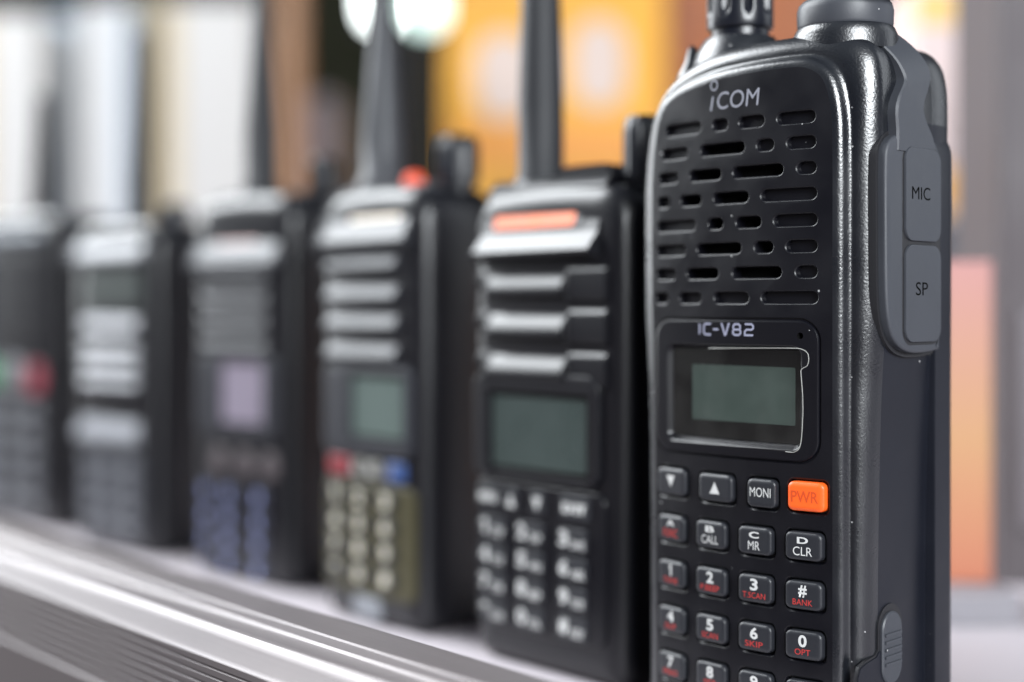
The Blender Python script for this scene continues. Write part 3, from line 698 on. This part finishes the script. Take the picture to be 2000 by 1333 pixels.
# ---- fifth radio
R5 = thing('two_way_radio', 'black radio with a bright curved top and a pale ribbed face, fifth from the right', 'two-way radio', (-151.6, 544.1, 0), -math.radians(42), GROUP)
far_body(R5, 54, 125, 30, FB2, low=0.6)
mb = MB(); extrude_yz(mb, [(3, 110), (-2.6, 110.5), (-3.2, 112), (0.6, 118.5), (4.5, 122), (10, 125.4), (14, 125.2), (14, 110)], -24, 21)
mb.build('brow_plate', mat('brow_highlight_pale', (0.12, 0.125, 0.14), 0.42), R5, bevel=1.5)  # pale tone is the top's highlight, put into the colour of black plastic
capped((-20, 19, 93, 107), 2, [(0, 1), (0, -0.3), (0.5, -0.6)], 'dark_window', mat('grey_green_window', (0.05, 0.058, 0.055), 0.3), R5)
SG = mat('silver_grey_rib', (0.20, 0.205, 0.225), 0.35)
for zc, u in ((85.5, 4.5), (76.5, 2.5), (70.5, 2.5), (64.5, 2.5)): louver(R5, -19, 17, zc, SG, up=u, out=2.0, drop=1.2)
louver(R5, -22, 18, 44.5, SG, up=7.5, out=2.6, drop=2.0)
capped((-22, 21, 5, 39), 2.5, [(0, 1), (0, -0.3), (0.5, -0.6)], 'keypad_plate', FBG, R5)
GK = mat('dim_grey_key', (0.095, 0.098, 0.11), 0.45)
for j in range(4):
    for i, cx in enumerate((-14.5, -0.5, 13.5)):
        zc = 33.5 - j * 7.9
        fkey(R5, (cx - 5, cx + 5, zc - 2.7, zc + 2.7), 1.2, -0.5, 0.9, GK, dig[j][i], M['grey_ink'])
whip(R5, 0, 12, 125, 5.0, 2.6, 72, M['antenna'])
knob(R5, 16, 18, 125, 5.6, 7.5, M['knob'])

# ---- sixth radio
R6 = thing('two_way_radio', 'black radio with green and red call keys, cut by the left edge of the picture', 'two-way radio', (-214.5, 613.0, 0), -math.radians(40), GROUP)
far_body(R6, 72, 132, 32, FB2, low=0.4)
mb = MB(); extrude_yz(mb, [(3, 121), (-0.6, 121.5), (-0.8, 124), (1.5, 128), (6, 131.5), (12, 133), (16, 132.6), (16, 121)], -27, 24)
mb.build('brow_plate', mat('brow_highlight_bluish', (0.20, 0.22, 0.25), 0.3), R6, bevel=1.2)  # bluish top highlight painted in as base colour
screen(R6, (-26, 24, 80, 116), 0.8, FB, mat('black_lcd', (0.012, 0.012, 0.016), 0.4), (-18, 17, 86, 110), r=3)
fkey(R6, (-22, -10, 58, 70), 4, 0.3, 1.2, mat('green_key', (0.02, 0.22, 0.08), 0.45), label='green call key')
fkey(R6, (-6, 10, 58, 71), 5, 0.3, 1.2, mat('grey_pad', (0.17, 0.17, 0.18), 0.4))
fkey(R6, (14, 25, 57, 69), 4, 0.3, 1.2, mat('dark_red_key', (0.26, 0.03, 0.05), 0.45), label='dark red call key')
for j in range(5):
    for i, cx in enumerate((-17, 0, 17)):
        zc = 49 - j * 9.6
        fkey(R6, (cx - 6.5, cx + 6.5, zc - 3.0, zc + 3.0), 1.5, 0.3, 1.2, GK)
whip(R6, 5, 12, 132, 5.0, 3.2, 52, M['antenna'])

# ================================================================ background of the stall
def at(px, py, Y): return ((px - CX) / F_PX * Y, Y, CAM_H + (CY - py) / F_PX * Y)
def bgbox(name, label, cat, px0, px1, py0, py1, Y, depth, m, group=None, rz=0.0, r=4.0, stand=None):
    a = at(px0, py1, Y); b = at(px1, py0, Y)
    z0 = a[2] if stand is None else stand
    cx = (a[0] + b[0]) / 2; wd = b[0] - a[0]; hh = b[2] - z0
    t = thing(name, label, cat, (cx, Y, z0), rz, group)
    mb = MB(); mb.box(-wd / 2, wd / 2, 0, depth, 0, hh); mb.build('carton_body' if 'carton' in name else 'case', m, t, bevel=r * 0.3)
    return t, wd, hh
WHT = mat('white_card', (0.42, 0.41, 0.40), 0.55, vary=0.03, vary_mm=80)
CREAM = mat('cream_card', (0.40, 0.33, 0.22), 0.6)
BLU = mat('blue_grey_card', (0.27, 0.32, 0.38), 0.6)
DARK = mat('dark_olive_cloth', (0.022, 0.023, 0.014), 0.9, spec=0.1)
# back wall of the stall
mb = MB(); mb.box(-2200, 2200, 1700, 1720, -20, 1500)
o = mb.build('back_wall', DARK); tag(o, 'dark olive partition behind everything in the stall', 'wall')

def tall_carton(px0, px1, py0, Y, label, side, side_m, m=WHT, depth=70, g='white cartons standing on end behind the radios'):
    t, wd, hh = bgbox('carton', label, 'carton', px0, px1, py0, 0, Y, depth, m, g, stand=0)
    mb = MB(); x = wd / 2 if side > 0 else -wd / 2
    mb.box(*( (x - 14, x + 0.4) if side > 0 else (x - 0.4, x + 14)), -0.5, depth * 0.7, 2, hh - 2); mb.build('side_strip', side_m, t)
    return t
tall_carton(-60, 78, 26, 1000, 'white carton with a beige left strip at the far left', -1, CREAM)
tall_carton(158, 254, 8, 1000, 'plain white carton standing between the two thin antennas', 1, mat('pale_blue_card', (0.36, 0.39, 0.43), 0.6))
tall_carton(312, 500, 4, 1000, 'broad white carton with a cream left strip', -1, CREAM)
bgbox('carton', 'blue-grey carton set back in the gap between the white cartons at left', 'carton', 80, 150, 30, 0, 1060, 50, BLU, stand=0)
bgbox('carton', 'olive-beige carton set back beside the broad white carton', 'carton', 255, 305, -20, 0, 1060, 50, mat('olive_card', (0.13, 0.115, 0.08), 0.7), stand=0)
o = MB(); a = at(566, 0, 1000); o.box(a[0] - 7.5, a[0] + 7.5, 1000, 1020, 0, 420); ob = o.build('wooden_post', mat('brown_wood', (0.26, 0.14, 0.075), 0.6, vary=0.3, vary_mm=40), bevel=1)
tag(ob, 'slim brown wooden post behind the fourth radio antenna', 'post')
# mauve pot on a dark box
t = thing('storage_jar', 'mauve grey round jar in the dark gap between two antennas', 'jar', (at(632, 0, 1050)[0], 1050, 0))
mb = MB(); revolve(mb, 0, 0, [(15, 0), (17, 10), (18, 210), (16, 235), (10, 246), (1, 248)], 32); mb.build('jar_body', mat('mauve_ceramic', (0.17, 0.16, 0.19), 0.6), t)
mb = MB(); mb.loft([[(at(800, 0, 900)[0] - 12, 900, z_), (at(850, 0, 900)[0] - 4, 900, z_), (at(850, 0, 900)[0] - 4, 930, z_), (at(800, 0, 900)[0] - 12, 930, z_)] for z_ in (0, 262)])
tag(mb.build('black_case', mat('black_case', (0.004, 0.004, 0.004), 0.7, spec=0.2), bevel=1), 'narrow black upright case left of the yellow carton', 'case')
# lamps
def lamp(px, py, Y, wd, hh, strength, col, label):
    c = at(px, py, Y); t = thing('stall_lamp', label, 'lamp', (c[0], Y, c[2]), 0, 'small stall lamps seen as bright discs')
    mb = MB(); mb.loft([[(x, y, z_) for x, z_ in rr(-wd / 2, wd / 2, -hh / 2, hh / 2, wd * 0.45)] for y in (0, 12)])
    mb.build('glowing_tube', mat('lamp_glow', (1, 1, 1), 0.5, emit=(col, strength)), t)
    mb = MB(); mb.box(-wd / 2 - 3, wd / 2 + 3, 13, 24, -hh / 2 - 4, hh / 2 + 4); mb.build('lamp_housing', M['knob'], t, bevel=1)
lamp(740, 0, 1400, 28, 44, 10.0, (0.92, 1.0, 0.97), 'bright white stall lamp behind the third radio antenna')
lamp(832, 12, 1450, 34, 40, 3.2, (0.72, 1.0, 0.90), 'dimmer greenish stall lamp right of the white one')

# yellow-orange carton with pale panels
YEL = mat('yellow_orange_card', (0.62, 0.30, 0.022), 0.55, vary=0.45, vary_mm=110)
t, wd, hh = bgbox('carton', 'large yellow-orange carton with two pale oval panels behind the second radio', 'carton', 872, 1300, -60, 0, 950, 120, YEL, stand=0)
def carton_patch(t, x, z_, w_, h_, m, name, r=20, y=-0.6, label=None):
    mb = MB(); mb.loft([[(a, yy, b) for a, b in rr(x - w_ / 2, x + w_ / 2, z_ - h_ / 2, z_ + h_ / 2, r)] for yy in (0.2, y)]); o = mb.build(name, m, t)
    if label: o['label'] = label
pale = mat('pale_pink_print', (0.52, 0.42, 0.37), 0.55)
c0 = at(1086, 0, 950)[0]
def lx(px): return at(px, 0, 950)[0] - c0
def lz(py): return at(0, py, 950)[2]
carton_patch(t, lx(985), lz(150), 40, 58, pale, 'pale_print')
carton_patch(t, lx(1170), lz(125), 36, 58, pale, 'pale_print')
carton_patch(t, 0, lz(285), 138, 26, mat('deep_orange_print', (0.62, 0.24, 0.02), 0.5), 'orange_band', r=3, y=-0.9)
bgbox('carton', 'rust brown carton just behind the near radio antenna', 'carton', 1300, 1620, -80, 0, 960, 90, mat('rust_card', (0.30, 0.085, 0.02), 0.6, vary=0.3, vary_mm=70), stand=0)

# things right of the near radio
t, wd, hh = bgbox('carton', 'upright carton printed yellow over white and pink behind the near radio', 'carton', 1780, 1935, -40, 640, 760, 60, mat('pinkish_card', (0.62, 0.49, 0.47), 0.55), stand=0)
c1 = at(1857, 0, 760)[0]
carton_patch(t, 0, at(0, 15, 760)[2], wd * 0.96, 16, mat('yellow_print', (0.75, 0.45, 0.08), 0.5), 'yellow_print', r=2)
carton_patch(t, 5, at(0, 372, 760)[2], wd * 0.8, 24, mat('orange_print', (0.85, 0.42, 0.08), 0.5), 'orange_print', r=8)
carton_patch(t, 4, at(0, 480, 760)[2], wd * 0.9, 28, mat('dark_print', (0.06, 0.07, 0.09), 0.5), 'dark_print', r=3)
a = at(1840, 1150, 440); b = at(1938, 510, 440)
t = thing('carton', 'slim upright carton, pink above and orange below, right of the sharp radio', 'carton', ((a[0] + b[0]) / 2, 440, 9.0))
mb = MB(); mb.box(-(b[0] - a[0]) / 2, (b[0] - a[0]) / 2, 0, 25, 0, b[2] - 9)
def grad_mat(name, c_lo, c_mid, c_hi, z_hi):
    m = bpy.data.materials.new(name); m.use_nodes = True; n = m.node_tree.nodes; L = m.node_tree.links
    tt = n.new('ShaderNodeTexCoord'); s = n.new('ShaderNodeSeparateXYZ'); mr = n.new('ShaderNodeMapRange'); rm = n.new('ShaderNodeValToRGB')
    L.new(tt.outputs['Object'], s.inputs[0]); L.new(s.outputs['Z'], mr.inputs[0]); mr.inputs[2].default_value = z_hi * MM
    L.new(mr.outputs[0], rm.inputs[0]); rm.color_ramp.elements[0].color = (*c_lo, 1); rm.color_ramp.elements[1].color = (*c_hi, 1)
    e = rm.color_ramp.elements.new(0.45); e.color = (*c_mid, 1); L.new(rm.outputs[0], n['Principled BSDF'].inputs['Base Color']); n['Principled BSDF'].inputs['Roughness'].default_value = 0.5
    return m
mb.build('carton_body', grad_mat('pink_to_orange_print', (0.42, 0.135, 0.07), (0.43, 0.22, 0.095), (0.40, 0.175, 0.16), b[2] - 9), t, bevel=0.6)
mb = MB(); mb.box(a[0] - 14, b[0] + 2, 420, 480, 0, 8.7); tag(mb.build('flat_box', mat('pale_grey_card', (0.22, 0.21, 0.23), 0.6), bevel=0.8), 'flat white box lying under the pink and orange carton', 'box')
# grey upright case at the right edge
a = at(1952, 0, 480)
t = thing('equipment_case', 'tall grey-brown equipment case at the right edge with dark knobs', 'case', (a[0] + 30, 480, 0))
mb = MB(); mb.box(-30, 60, 0, 50, 0, 230); mb.build('case', mat('grey_brown_case', (0.065, 0.053, 0.058), 0.6, vary=0.1, vary_mm=50), t, bevel=1.5)
mb = MB(); mb.box(-24, 55, -3, 0.5, 20, 92); mb.build('grey_front', mat('grey_face', (0.12, 0.105, 0.115), 0.5), t, bevel=1)
for zz in (47, 36):
    mb = MB(); revolve(mb, 0, 0, [(5, 0), (5, 6), (4, 8)], 24); mb.v = [(-10 + x, -3 - z_, zz + y) for x, y, z_ in mb.v]; mb.build('case_knob', mat('dark_brown_knob', (0.03, 0.02, 0.015), 0.5), t)
